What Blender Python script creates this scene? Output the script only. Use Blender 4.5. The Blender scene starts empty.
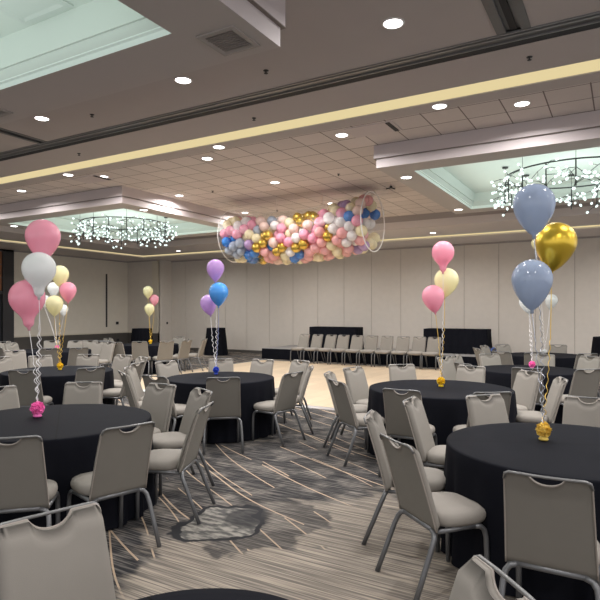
import bpy, math, random
from math import sin, cos, pi, radians, sqrt, atan2
from mathutils import Vector, Matrix
random.seed(7)
scn = bpy.context.scene
COL = scn.collection

# ------------------------------------------------------------------ camera
F_PX, HZ, CAMH, YAW = 560.0, 311.0, 1.70, radians(30)
FW = (-sin(YAW), cos(YAW)); RT = (cos(YAW), sin(YAW))
cd = bpy.data.cameras.new('camera'); cam = bpy.data.objects.new('camera', cd); COL.objects.link(cam)
cam.location = (0, 0, CAMH); cam.rotation_euler = (radians(90), 0, YAW)
cd.sensor_width = 36; cd.sensor_fit = 'HORIZONTAL'; cd.lens = 36 * F_PX / 600
cd.shift_y = (HZ - 300) / 600; cd.clip_start = .05; cd.clip_end = 200
scn.camera = cam

def wld(d, l):                      # depth / sideways distance from the viewpoint -> floor plan
    return (FW[0]*d + RT[0]*l, FW[1]*d + RT[1]*l)
def gp(px, py, z):                  # where the sight line meets the level z
    d = F_PX*(CAMH - z)/(py - HZ)
    x, y = wld(d, (px-300)/F_PX*d)
    return Vector((x, y, z))
def at_y(px, Y):
    k = (px-300)/F_PX
    d = Y/(FW[1]+RT[1]*k)
    return wld(d, k*d)
def proj(p):
    d = p[0]*FW[0]+p[1]*FW[1]; l = p[0]*RT[0]+p[1]*RT[1]
    return 300+F_PX*l/d, HZ-F_PX*(p[2]-CAMH)/d

# ------------------------------------------------------------------ materials
def new_mat(name):
    m = bpy.data.materials.new(name); m.use_nodes = True
    nt = m.node_tree; nt.nodes.clear()
    out = nt.nodes.new('ShaderNodeOutputMaterial')
    return m, nt, out
def N(nt, t, **kw):
    n = nt.nodes.new(t)
    for k, v in kw.items():
        if k in n.inputs: n.inputs[k].default_value = v
        else: setattr(n, k, v)
    return n
def principled(name, col, rough=.6, metal=0, noise=0, nscale=20, spec=.5, emis=None, es=0, bump=0, bscale=200, coat=0, stretch=None):
    m, nt, out = new_mat(name)
    b = N(nt, 'ShaderNodeBsdfPrincipled')
    b.inputs['Base Color'].default_value = (*col, 1); b.inputs['Roughness'].default_value = rough
    b.inputs['Metallic'].default_value = metal; b.inputs['Specular IOR Level'].default_value = spec
    b.inputs['Coat Weight'].default_value = coat
    if emis: b.inputs['Emission Color'].default_value = (*emis, 1); b.inputs['Emission Strength'].default_value = es
    tc = N(nt, 'ShaderNodeTexCoord')
    src = tc.outputs['Object']
    if stretch:
        mp = N(nt, 'ShaderNodeMapping'); mp.inputs['Scale'].default_value = stretch
        nt.links.new(src, mp.inputs['Vector']); src = mp.outputs['Vector']
    if noise:
        no = N(nt, 'ShaderNodeTexNoise', Scale=nscale, Detail=3.0)
        nt.links.new(src, no.inputs['Vector'])
        mx = N(nt, 'ShaderNodeMix', data_type='RGBA')
        mx.inputs['A'].default_value = (*[c*(1-noise) for c in col], 1)
        mx.inputs['B'].default_value = (*[min(1, c*(1+noise)) for c in col], 1)
        nt.links.new(no.outputs['Fac'], mx.inputs['Factor']); nt.links.new(mx.outputs['Result'], b.inputs['Base Color'])
    if bump:
        n2 = N(nt, 'ShaderNodeTexNoise', Scale=bscale, Detail=2.0)
        nt.links.new(src, n2.inputs['Vector'])
        bp = N(nt, 'ShaderNodeBump', Strength=bump, Distance=.004)
        nt.links.new(n2.outputs['Fac'], bp.inputs['Height']); nt.links.new(bp.outputs['Normal'], b.inputs['Normal'])
    nt.links.new(b.outputs[0], out.inputs[0])
    return m
def emission(name, col, s):
    m, nt, out = new_mat(name)
    e = N(nt, 'ShaderNodeEmission', Strength=s); e.inputs['Color'].default_value = (*col, 1)
    nt.links.new(e.outputs[0], out.inputs[0]); return m

class G:                                  # tiny node-math helper
    def __init__(s, nt): s.nt = nt
    def m(s, op, a, b=None, c=None, clamp=False):
        n = s.nt.nodes.new('ShaderNodeMath'); n.operation = op; n.use_clamp = clamp
        for i, v in enumerate((a, b, c)):
            if v is None: continue
            if hasattr(v, 'links'): s.nt.links.new(v, n.inputs[i])
            else: n.inputs[i].default_value = v
        return n.outputs[0]
    def noise(s, vec, scale, detail=3, sx=1, sy=1, rot=0, off=0):
        mp = s.nt.nodes.new('ShaderNodeMapping'); mp.inputs['Scale'].default_value = (sx, sy, 1)
        mp.inputs['Rotation'].default_value = (0, 0, rot); mp.inputs['Location'].default_value = (off, off, 0)
        s.nt.links.new(vec, mp.inputs['Vector'])
        n = s.nt.nodes.new('ShaderNodeTexNoise'); n.inputs['Scale'].default_value = scale; n.inputs['Detail'].default_value = detail
        s.nt.links.new(mp.outputs[0], n.inputs['Vector']); return n.outputs['Fac']
    def mix(s, f, a, b):
        n = s.nt.nodes.new('ShaderNodeMix'); n.data_type = 'RGBA'
        for k, v in (('Factor', f), ('A', a), ('B', b)):
            if hasattr(v, 'links'): s.nt.links.new(v, n.inputs[k])
            else: n.inputs[k].default_value = (*v, 1) if isinstance(v, tuple) else v
        return n.outputs['Result']
    def step(s, v, a, b):
        n = s.nt.nodes.new('ShaderNodeMapRange'); n.interpolation_type = 'SMOOTHSTEP'
        s.nt.links.new(v, n.inputs['Value']); n.inputs['From Min'].default_value = a; n.inputs['From Max'].default_value = b
        return n.outputs['Result']

def carpet_mat():
    m, nt, out = new_mat('patterned_carpet'); g = G(nt)
    tc = N(nt, 'ShaderNodeTexCoord'); P = tc.outputs['Object']
    sp = N(nt, 'ShaderNodeSeparateXYZ'); nt.links.new(P, sp.inputs[0]); X, Y = sp.outputs[0], sp.outputs[1]
    fine = g.noise(P, 1, 3, sx=1.3, sy=78)
    mid = g.noise(P, 1, 4, sx=1.4, sy=20, off=9)
    grain = g.noise(P, 60, 2)
    lines = g.step(fine, .40, .60)
    beige = g.mix(lines, (.15, .133, .117), (.36, .31, .255))
    beige = g.mix(g.m('MULTIPLY', g.step(mid, .42, .66), .55), beige, (.13, .115, .105))
    # charcoal zone
    f2 = g.noise(P, 1, 4, sx=3, sy=60, off=4)
    mot = g.noise(P, 3.2, 4, off=2)
    dark = g.mix(g.step(f2, .42, .68), (.026, .026, .029), (.14, .130, .122))
    dark = g.mix(g.step(mot, .45, .68), dark, g.mix(g.step(f2, .4, .62), (.065, .062, .062), (.25, .225, .20)))
    def diag(ang, per, w, off, thr):
        u = g.m('ADD', g.m('MULTIPLY', X, sin(ang)), g.m('MULTIPLY', Y, cos(ang)))
        wob = g.m('MULTIPLY', g.noise(P, .5, 0, off=off), .35)
        fr = g.m('FRACT', g.m('ADD', g.m('MULTIPLY', g.m('ADD', u, wob), 1/per), off))
        ln = g.m('LESS_THAN', fr, w/per)
        gate = g.m('GREATER_THAN', g.noise(P, .8, 1, off=off+3), thr)
        return g.m('MULTIPLY', ln, gate)
    d1 = diag(radians(33), .27, .013, 3.1, .46); d2 = diag(radians(26), .62, .016, 7.7, .44)
    dl = g.m('MAXIMUM', d1, d2)
    dark = g.mix(g.m('MULTIPLY', dl, .85), dark, (.50, .38, .27))
    # large scale zones: the pale streaked field round (-1.6, 3.7), noise elsewhere
    def blob(cx, cy, rx, ry):
        a = g.m('DIVIDE', g.m('SUBTRACT', X, cx), rx); b = g.m('DIVIDE', g.m('SUBTRACT', Y, cy), ry)
        return g.m('SQRT', g.m('ADD', g.m('MULTIPLY', a, a), g.m('MULTIPLY', b, b)))
    zn = g.noise(P, .8, 5, sx=.8, sy=1.3)
    znf = g.noise(P, 6, 3, sx=.5, sy=2, off=5)
    b1 = blob(-1.35, 3.40, 1.68, 1.62)
    b2 = blob(-7.2, 6.9, 1.7, .5)
    near = g.m('MINIMUM', b1, b2)
    zz = g.m('ADD', g.m('SUBTRACT', 1.25, near), g.m('ADD', g.m('MULTIPLY', g.m('SUBTRACT', zn, .5), 1.7), g.m('MULTIPLY', g.m('SUBTRACT', znf, .5), .5)))
    zz = g.m('MAXIMUM', zz, g.m('MULTIPLY', g.m('SUBTRACT', zn, .56), 4))
    k = g.step(zz, .18, .34)
    col = g.mix(k, dark, beige)
    # medallion
    wb = g.m('MULTIPLY', g.m('SUBTRACT', g.noise(P, 3.2, 3, off=1), .5), .9)
    md = g.m('ADD', blob(-2.80, 3.58, .33, .42), wb)
    ins = g.step(md, 1.05, .98)
    inner = g.mix(g.step(g.noise(P, 7, 4, sx=1, sy=3), .4, .62), (.09, .088, .085), (.30, .28, .25))
    col = g.mix(g.m('MULTIPLY', g.step(g.m('ADD', blob(-2.72, 3.72, .70, .62), g.m('MULTIPLY', wb, 1.6)), 1.04, .9), .8), col, dark)
    col = g.mix(ins, col, inner)
    ring = g.m('MULTIPLY', g.step(md, .86, .90), g.step(md, 1.06, 1.0))
    col = g.mix(ring, col, (.028, .028, .031))
    rg2 = g.m('ADD', blob(-2.68, 3.78, .17, .2), g.m('MULTIPLY', wb, 1.3))
    col = g.mix(g.m('MULTIPLY', g.step(rg2, 1.3, .9), .85), col, (.035, .035, .038))
    b = N(nt, 'ShaderNodeBsdfPrincipled', Roughness=.95); b.inputs['Specular IOR Level'].default_value = .1
    nt.links.new(col, b.inputs['Base Color'])
    bp = N(nt, 'ShaderNodeBump', Strength=.25, Distance=.004); nt.links.new(grain, bp.inputs['Height']); nt.links.new(bp.outputs[0], b.inputs['Normal'])
    nt.links.new(b.outputs[0], out.inputs[0]); return m

def grid_mat(name, c, seam, px, py, ox, oy, w, rough=.8, var=.06):
    m, nt, out = new_mat(name); g = G(nt)
    tc = N(nt, 'ShaderNodeTexCoord'); P = tc.outputs['Object']
    sp = N(nt, 'ShaderNodeSeparateXYZ'); nt.links.new(P, sp.inputs[0])
    fx = g.m('DIVIDE', g.m('SUBTRACT', sp.outputs[0], ox), px); fy = g.m('DIVIDE', g.m('SUBTRACT', sp.outputs[1], oy), py)
    lx = g.m('LESS_THAN', g.m('FRACT', fx), w/px); ly = g.m('LESS_THAN', g.m('FRACT', fy), w/py)
    ln = g.m('MAXIMUM', lx, ly)
    cx = N(nt, 'ShaderNodeCombineXYZ'); nt.links.new(g.m('FLOOR', fx), cx.inputs[0]); nt.links.new(g.m('FLOOR', fy), cx.inputs[1])
    wn = N(nt, 'ShaderNodeTexWhiteNoise'); nt.links.new(cx.outputs[0], wn.inputs['Vector'])
    base = g.mix(wn.outputs['Value'], tuple(v*(1-var) for v in c), tuple(v*(1+var) for v in c))
    no = g.noise(P, 14, 3, sx=1, sy=1)
    base = g.mix(g.m('MULTIPLY', no, .18), base, tuple(v*.6 for v in c))
    col = g.mix(ln, base, seam)
    b = N(nt, 'ShaderNodeBsdfPrincipled', Roughness=rough); nt.links.new(col, b.inputs['Base Color']); b.inputs['Specular IOR Level'].default_value = .25
    nt.links.new(b.outputs[0], out.inputs[0]); return m

def cloth_mat():
    m, nt, out = new_mat('black_polyester_cloth'); g = G(nt)
    tc = N(nt, 'ShaderNodeTexCoord'); P = tc.outputs['Object']
    sp = N(nt, 'ShaderNodeSeparateXYZ'); nt.links.new(P, sp.inputs[0])
    a = radians(38)
    u = g.m('ADD', g.m('MULTIPLY', sp.outputs[0], sin(a)), g.m('MULTIPLY', sp.outputs[1], cos(a)))
    ln = g.m('MULTIPLY', g.m('LESS_THAN', g.m('ABSOLUTE', g.m('SUBTRACT', u, .06)), .0045), g.m('GREATER_THAN', sp.outputs[2], .755))  # fold crease on the top, its shade drawn as a thin dark line
    no = g.noise(P, 5, 3)
    base = g.mix(no, (.0055, .0062, .0095), (.009, .0095, .0135))
    b = N(nt, 'ShaderNodeBsdfPrincipled', Roughness=.75)
    nt.links.new(g.mix(ln, base, (.003, .003, .004)), b.inputs['Base Color'])
    b.inputs['Specular IOR Level'].default_value = .05
    wv = g.noise(P, 260, 1)
    bp = N(nt, 'ShaderNodeBump', Strength=.12, Distance=.002); nt.links.new(wv, bp.inputs['Height']); nt.links.new(bp.outputs[0], b.inputs['Normal'])
    nt.links.new(b.outputs[0], out.inputs[0]); return m

def balloon_mat(name, c, rough=.14, metal=0, trans=.18):
    m, nt, out = new_mat(name)
    b = N(nt, 'ShaderNodeBsdfPrincipled', Roughness=rough, Metallic=metal); b.inputs['Base Color'].default_value = (*c, 1)
    b.inputs['Coat Weight'].default_value = .35; b.inputs['Coat Roughness'].default_value = .06
    if trans:
        t = N(nt, 'ShaderNodeBsdfTranslucent'); t.inputs['Color'].default_value = (*c, 1)
        mx = N(nt, 'ShaderNodeMixShader', Fac=trans)
        nt.links.new(b.outputs[0], mx.inputs[1]); nt.links.new(t.outputs[0], mx.inputs[2]); nt.links.new(mx.outputs[0], out.inputs[0])
    else: nt.links.new(b.outputs[0], out.inputs[0])
    return m

def film_mat():
    m, nt, out = new_mat('clear_film'); 
    t = N(nt, 'ShaderNodeBsdfTransparent'); t.inputs['Color'].default_value = (.985, .985, .985, 1)
    gl = N(nt, 'ShaderNodeBsdfGlossy', Roughness=.4); gl.inputs['Color'].default_value = (.9, .9, .9, 1)
    lw = N(nt, 'ShaderNodeLayerWeight', Blend=.25)
    g = G(nt); f = g.m('ADD', g.m('MULTIPLY', lw.outputs['Facing'], .14), .015)
    mx = N(nt, 'ShaderNodeMixShader'); nt.links.new(f, mx.inputs[0])
    nt.links.new(t.outputs[0], mx.inputs[1]); nt.links.new(gl.outputs[0], mx.inputs[2]); nt.links.new(mx.outputs[0], out.inputs[0])
    return m

M = {}
M['carpet'] = carpet_mat()
M['plaster'] = principled('mauve_ceiling_paint', (.47, .43, .42), .85, noise=.03, nscale=3)
M['tiles'] = grid_mat('ceiling_tiles', (.66, .60, .575), (.18, .15, .14), .5, .5, -.33, 7.69, .016)
M['fascia'] = principled('box_fascia_paint', (.56, .50, .50), .6, noise=.03, nscale=2)
M['under'] = principled('box_underside_paint', (.50, .465, .45), .8, noise=.03, nscale=2)
M['mint'] = principled('coffer_glow_paint', (.60, .66, .62), .7, noise=.02, nscale=2, emis=(.60, .72, .66), es=.06)  # mint coffer light put into the colour, plus a faint added glow
M['mintlip_glow'] = principled('coffer_lip_glow_paint', (.74, .82, .78), .6, emis=(.66, .80, .74), es=.16)  # lip painted lighter, with a stronger added glow, for the mint light
M['gold_cove'] = emission('warm_cove_light', (.80, .66, .36), .85)
M['soffit'] = principled('soffit_paint', (.60, .555, .54), .75, noise=.02, nscale=2)
M['crown'] = principled('crown_and_fascia_shade', (.34, .31, .30), .7)
M['wall'] = principled('taupe_wall_panel', (.60, .555, .505), .8, noise=.05, nscale=6, bump=.25, bscale=150)
M['wall_seam'] = principled('wall_seam', (.22, .19, .17), .8)
M['wall_left'] = principled('cream_wallpaper', (.68, .635, .56), .8, noise=.05, nscale=5)
M['wainscot'] = principled('charcoal_wainscot', (.075, .068, .062), .6, noise=.05)
M['chair_rail'] = principled('cream_chair_rail', (.60, .55, .46), .6)
M['dark_frame'] = principled('dark_door_frame', (.03, .029, .033), .5, noise=.1)
M['orange_wood'] = principled('orange_wood', (.30, .12, .045), .5, noise=.2, nscale=6, stretch=(1, 1, 8))
M['track'] = principled('airwall_track_metal', (.15, .15, .152), .45, metal=.4, noise=.05)
M['track_light'] = principled('airwall_track_lip', (.24, .24, .24), .4, metal=.4)
M['black'] = principled('black_gap', (.012, .012, .016), .7, noise=.1)
M['vent'] = principled('vent_metal', (.26, .24, .23), .6, noise=.05)
M['vent_frame'] = principled('vent_frame_metal', (.36, .33, .31), .6, noise=.03)
M['lamp_glow'] = emission('downlight_lens', (1, .97, .95), 9)
M['lamp_trim'] = principled('downlight_trim', (.75, .72, .70), .4)
M['dance'] = grid_mat('dance_floor_parquet', (.60, .475, .335), (.40, .31, .22), .3, .9, 0, 0, .006, .38, .09)
M['trim_metal'] = principled('dance_floor_edge', (.62, .61, .62), .3, metal=.7)
M['stage_top'] = principled('grey_stage_top', (.26, .25, .245), .7, noise=.06, nscale=10)
M['cloth'] = cloth_mat()
M['seat'] = principled('taupe_seat_fabric', (.265, .243, .216), .85, noise=.07, nscale=9, bump=.3, bscale=500)
M['pad'] = principled('taupe_back_fabric', (.245, .226, .20), .85, noise=.05, nscale=8, bump=.3, bscale=500)
M['pad_rear_shade'] = principled('taupe_rear_shade_fabric', (.185, .172, .150), .85, noise=.05, nscale=8, bump=.3, bscale=500)  # same fabric, darker: shade on the leaning rear put into the colour
M['welt'] = principled('piping', (.30, .265, .235), .5)
M['leg'] = principled('grey_powder_coated_tube', (.155, .158, .165), .38, metal=.5)
M['bar'] = principled('steel_hand_rail', (.19, .19, .19), .4, metal=.5)
M['glide'] = principled('black_glide', (.02, .02, .02), .5)
M['iron'] = principled('black_chandelier_iron', (.03, .03, .032), .5)
M['leaf'] = emission('glowing_glass_leaf', (.84, 1, .96), 1.5)
M['film'] = film_mat()
M['rim'] = principled('white_net_rim', (.85, .84, .83), .4)
M['cord'] = principled('white_cord', (.75, .72, .70), .5)
BC = dict(pink=(.90, .42, .55), cream=(.92, .84, .58), white=(.90, .87, .86), gold=(.60, .40, .06), blue=(.05, .27, .74),
          grey=(.44, .50, .60), lilac=(.56, .38, .66), peach=(.92, .72, .64), coral=(.92, .50, .50))
for k, c in BC.items(): M['b_'+k] = balloon_mat('latex_'+k, c, rough=.22 if k == 'gold' else .16, metal=.75 if k == 'gold' else 0, trans=0 if k == 'gold' else .35)
M['b_chrome_gold'] = balloon_mat('latex_metallic_gold', (.80, .55, .05), .30, .75, 0)
M['b_slate'] = balloon_mat('latex_dusty_blue', (.44, .52, .66), .14, 0, .4)
M['b_rose'] = balloon_mat('latex_rose', (.95, .48, .60), .14, 0, .4)
M['b_lemon'] = balloon_mat('latex_lemon', (.92, .88, .60), .14, 0, .4)
M['b_pearl'] = balloon_mat('latex_pearl', (.88, .90, .90), .12, 0, .4)
M['b_orchid'] = balloon_mat('latex_orchid', (.62, .42, .74), .14, 0, .4)
M['b_azure'] = balloon_mat('latex_azure', (.09, .36, .85), .14, 0, .15)
M['r_white'] = principled('white_ribbon', (.78, .76, .78), .35)
M['r_gold'] = principled('gold_ribbon', (.70, .47, .10), .3, metal=.4)
M['r_silver'] = principled('silver_ribbon', (.62, .66, .74), .2, metal=.7)
M['r_blue'] = principled('blue_ribbon', (.30, .34, .60), .35)
M['w_pink'] = principled('hot_pink_tissue', (1.0, .17, .50), .6, noise=.2, nscale=30)
M['w_yellow'] = principled('yellow_foil', (.95, .58, .02), .35, noise=.25, nscale=30)
M['w_gold'] = principled('gold_foil', (.80, .56, .12), .35, metal=.35, noise=.3, nscale=30)
M['w_blue'] = principled('blue_foil', (.03, .08, .55), .35, noise=.25, nscale=30)
M['w_white'] = principled('white_foil', (.8, .8, .8), .35, noise=.1, nscale=30)
M['bag_blue'] = principled('blue_fabric', (.03, .09, .33), .6, noise=.2)
M['bag_black'] = principled('black_fabric', (.03, .03, .04), .7, noise=.2)

# ------------------------------------------------------------------ mesh helpers
class MB:
    def __init__(s): s.v = []; s.f = []; s.mi = []; s.cur = 0
    def add(s, vs, fs):
        o = len(s.v); s.v += [tuple(v) for v in vs]
        for f in fs: s.f.append(tuple(i+o for i in f)); s.mi.append(s.cur)
    def box(s, x0, x1, y0, y1, z0, z1):
        vs = [(x, y, z) for z in (z0, z1) for y in (y0, y1) for x in (x0, x1)]
        s.add(vs, [(0, 2, 3, 1), (4, 5, 7, 6), (0, 1, 5, 4), (2, 6, 7, 3), (0, 4, 6, 2), (1, 3, 7, 5)])
    def tube(s, path, r, n=8, closed=False, cap=True):
        pts = [Vector(p) for p in path]; K = len(pts); rings = []
        up = None
        for i, p in enumerate(pts):
            if closed: t = pts[(i+1) % K]-pts[i-1]
            else: t = pts[min(i+1, K-1)]-pts[max(i-1, 0)]
            t.normalize()
            if up is None:
                up = Vector((0, 0, 1)) if abs(t.z) < .9 else Vector((1, 0, 0))
            a = up - t*up.dot(t)
            if a.length < 1e-5: a = t.orthogonal()
            a.normalize(); b = t.cross(a); up = a
            rr = r[i] if isinstance(r, (list, tuple)) else r
            rings.append([p+(a*cos(2*pi*j/n)+b*sin(2*pi*j/n))*rr for j in range(n)])
        vs = [v for rg in rings for v in rg]; fs = []
        for i in range(K if closed else K-1):
            for j in range(n):
                i2 = (i+1) % K
                fs.append((i*n+j, i*n+(j+1) % n, i2*n+(j+1) % n, i2*n+j))
        if cap and not closed:
            fs.append(tuple(range(n-1, -1, -1))); fs.append(tuple((K-1)*n+j for j in range(n)))
        s.add(vs, fs)
    def lathe(s, prof, n=24, c=(0, 0, 0)):            # profile (r, z); r==0 makes a pole
        idx = []; vs = []
        for r, z in prof:
            if r < 1e-6: idx.append([len(vs)]*n); vs.append((c[0], c[1], c[2]+z))
            else:
                idx.append([len(vs)+j for j in range(n)])
                vs += [(c[0]+r*cos(2*pi*j/n), c[1]+r*sin(2*pi*j/n), c[2]+z) for j in range(n)]
        fs = []
        for i in range(len(prof)-1):
            for j in range(n):
                q = [idx[i][j], idx[i][(j+1) % n], idx[i+1][(j+1) % n], idx[i+1][j]]
                u = []
                for k in q:
                    if k not in u: u.append(k)
                if len(u) > 2: fs.append(tuple(u))
        s.add(vs, fs)
    def rect_sweep(s, x0, x1, y0, y1, prof):          # profile (inset, z) swept round a rectangle
        vs = []
        for w, z in prof: vs += [(x0+w, y0+w, z), (x1-w, y0+w, z), (x1-w, y1-w, z), (x0+w, y1-w, z)]
        fs = []
        for i in range(len(prof)-1):
            for j in range(4): fs.append((i*4+j, i*4+(j+1) % 4, (i+1)*4+(j+1) % 4, (i+1)*4+j))
        s.add(vs, fs)
    def build(s, name, mats, parent=None, smooth=False, loc=None, bevel=0):
        me = bpy.data.meshes.new(name); me.from_pydata(s.v, [], s.f)
        if not isinstance(mats, (list, tuple)): mats = [mats]
        for m_ in mats: me.materials.append(m_)
        me.polygons.foreach_set('material_index', s.mi)
        if smooth: me.polygons.foreach_set('use_smooth', [True]*len(me.polygons))
        me.update()
        o = bpy.data.objects.new(name, me); COL.objects.link(o)
        if parent: o.parent = parent
        if loc: o.location = loc
        if bevel:
            b = o.modifiers.new('bevel', 'BEVEL'); b.width = bevel; b.segments = 2; b.limit_method = 'ANGLE'
        return o
def tag(o, label=None, cat=None, group=None, kind=None):
    if label: o['label'] = label
    if cat: o['category'] = cat
    if group: o['group'] = group
    if kind: o['kind'] = kind
    return o
def empty(name, loc, rz=0):
    o = bpy.data.objects.new(name, None); COL.objects.link(o); o.location = loc; o.rotation_euler = (0, 0, rz); o.empty_display_size = .1
    return o
def struct(mb, name, mats, **k): return tag(mb.build(name, mats, **k), kind='structure')
def copy_tree(o, parent=None, kids=None):
    c = o.copy(); COL.objects.link(c)
    if parent: c.parent = parent
    for ch in KIDS.get(o.name, []): copy_tree(ch, c)
    return c
KIDS = {}
def reg(o):
    for ch in COL.objects:
        if ch.parent == o: KIDS.setdefault(o.name, []).append(ch)
    for ch in KIDS.get(o.name, []): reg(ch)
def yawfit(dx, dy): return atan2(dy, dx)-pi/2     # local +Y turned to (dx, dy)

# ------------------------------------------------------------------ the room
XL, YB, YA = -19.3, 18.8, 17.93       # left wall, back wall, recessed panel
XR, YN = 9.0, -5.0
ZT, ZB, ZW = 4.30, 3.95, 3.92
f = MB(); f.add([(XL-.5, YN, 0), (XR, YN, 0), (XR, YB+.3, 0), (XL-.5, YB+.3, 0)], [(0, 1, 2, 3)]); struct(f, 'floor', M['carpet'])

w = MB(); w.cur = 1; w.box(-17.46, XR, YB+.012, YB+.15, 0, ZT+.3); w.cur = 0
x = -6.77-1.1*10
xs = []
while x < XR: xs.append(x); x += 1.1
for a in xs:
    w.box(max(a+.006, -17.46), min(a+1.1-.006, XR), YB, YB+.04, .10, ZW)
w.cur = 2; w.box(-17.46, XR, YB-.012, YB+.02, 0, .10)
struct(w, 'wall_back', [M['wall'], M['wall_seam'], M['wainscot']])
w = MB(); w.box(XL-.1, -17.46, YA, YA+.1, .78, ZW+.4); w.box(-17.56, -17.46, YA, YB+.1, 0, ZW+.4)
w.cur = 1; w.box(XL-.1, -17.46, YA-.005, YA+.1, 0, .73)
w.cur = 2; w.box(XL-.1, -17.46, YA-.02, YA+.1, .73, .78)
w.cur = 2; w.box(-17.80, -17.455, YA-.008, YA+.05, .78, ZW)
struct(w, 'wall_corner', [M['wall'], M['wainscot'], M['chair_rail']])
w = MB(); w.box(XL-.15, XL, 12.47, YA+.1, .78, ZW+.4); w.box(XL-.15, XL, YN, 10.4, .78, ZW+.4); w.box(XL-.15, XL, 10.4, 12.47, 3.9, ZW+.4)
w.cur = 1; w.box(XL-.15, XL+.01, 12.47, YA, 0, .73); w.box(XL-.15, XL+.01, YN, 10.4, 0, .73)
w.cur = 2; w.box(XL-.15, XL+.03, 12.47, YA, .73, .78); w.box(XL-.15, XL+.03, YN, 10.4, .73, .78)
struct(w, 'wall_left', [M['wall_left'], M['wainscot'], M['chair_rail']])
w = MB(); w.box(XL-.15, XL+.06, 12.05, 12.47, 0, 3.9); w.box(XL-.15, XL+.06, 10.4, 10.7, 0, 3.9); w.box(XL-.15, XL+.04, 10.7, 12.05, 2.3, 2.42); w.box(XL-.15, XL+.06, 10.4, 12.47, 3.85, 3.98)
dr = struct(w, 'door_1', M['dark_frame'])
w = MB()
for i in range(3): w.box(XL-.10, XL-.02, 10.7, 12.05, 2.43+i*.475, 2.43+i*.475+.455)
w.build('wood_panel', M['orange_wood'], dr)
w = MB(); w.box(XL-.10, XL-.03, 10.7, 12.05, .0, 2.3); w.build('door_leaf', M['black'], dr)
w = MB(); w.tube([(XL+.02, 11.9, 1.0), (XL+.05, 11.9, 1.0), (XL+.05, 11.9, 1.3), (XL+.02, 11.9, 1.3)], .012); w.build('door_handle', M['bar'], dr)
# black bar hanging on the left wall
def pt_left(px, py):
    k = (px-300)/F_PX; ratio = (FW[0]+RT[0]*k)/(FW[1]+RT[1]*k); Y = XL/ratio; d = Y/(FW[1]+RT[1]*k)
    return Y, CAMH+(HZ-py)*d/F_PX
y_, z1 = pt_left(106.3, 274); _, z0 = pt_left(106.3, 327)
w = MB(); w.box(XL, XL+.035, y_-.03, y_+.03, z0, z1); tag(w.build('wall_rail', M['dark_frame']), 'thin black vertical rail fixed on the cream left wall', 'rail')
for nm, (a, b), lb in (('wall_outlet', (117, 323), 'small black outlet plate on cream wall above the dark wainscot'), ('wall_outlet', (117.5, 340), 'small black outlet plate low on the dark wainscot')):
    y_, z_ = pt_left(a, b); w = MB(); w.box(XL+.01, XL+.03, y_-.07, y_+.07, z_-.06, z_+.06); tag(w.build(nm, M['black'], bevel=.005), lb, 'outlet')
w = MB(); px_, py_ = at_y(169.4, YB); w.box(-17.455, -17.44, 18.45, 18.53, 1.12, 1.22); tag(w.build('wall_outlet', M['black']), 'tiny black wall plate near the corner of the back wall', 'outlet')

# --- ceilings
GY0, GY1 = 6.54, 6.89
c = MB()
TK = .12
def slab(mb, x0, x1, y0, y1, z): mb.box(x0, x1, y0, y1, z, z+TK)
TX0, TX1 = -1.03, -.73; T2A, T2B = -7.87, -7.65; TR0, TR1 = 5.50, 5.83
slab(c, XL, T2A, YN, TR0, ZT); slab(c, T2B, TX0, YN, TR0, ZT); slab(c, TX1, XR, YN, TR0, ZT)
slab(c, XL, XR, TR1, GY0, ZT); slab(c, XL, XR, GY1, 7.17, ZT)
struct(c, 'ceiling', M['plaster'])
c = MB(); slab(c, XL, XR, 7.17, YB, ZT); struct(c, 'ceiling_tiles', M['tiles'])
c = MB(); c.box(XL, XR, GY0-.02, GY1+.02, ZT+.012, ZT+.09); struct(c, 'trim_1', M['gold_cove'])
# --- airwall tracks
t = MB()
t.box(XL, XR, TR0, TR1-.14, ZT+.005, ZT+.06)
t.cur = 1; t.box(XL, XR, TR0+.055, TR0+.085, ZT-.012, ZT+.02); t.box(XL, XR, TR0, TR0+.02, ZT-.012, ZT+.02); t.box(XL, XR, TR1-.155, TR1-.14, ZT-.012, ZT+.02)
t.cur = 2; t.box(XL, XR, TR1-.14, TR1-.002, ZT+.004, ZT+.10)
tr = struct(t, 'trim_2', [M['track'], M['track_light'], M['black']])
for (a, b, nm) in ((TX0, TX1, 'trim_3'), (T2A, T2B, 'trim_4')):
    t = MB(); wv = b-a
    t.box(a, b, YN, TR0, ZT+.02, ZT+.08)
    t.cur = 1; t.box(a, a+wv*.28, YN, TR0, ZT-.006, ZT+.03); t.box(b-wv*.28, b, YN, TR0, ZT-.006, ZT+.03)
    t.cur = 2; t.box(a+wv*.40, a+wv*.60, YN, TR0, ZT+.01, ZT+.021)
    struct(t, nm, [M['track'], M['track'], M['black']])
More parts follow.
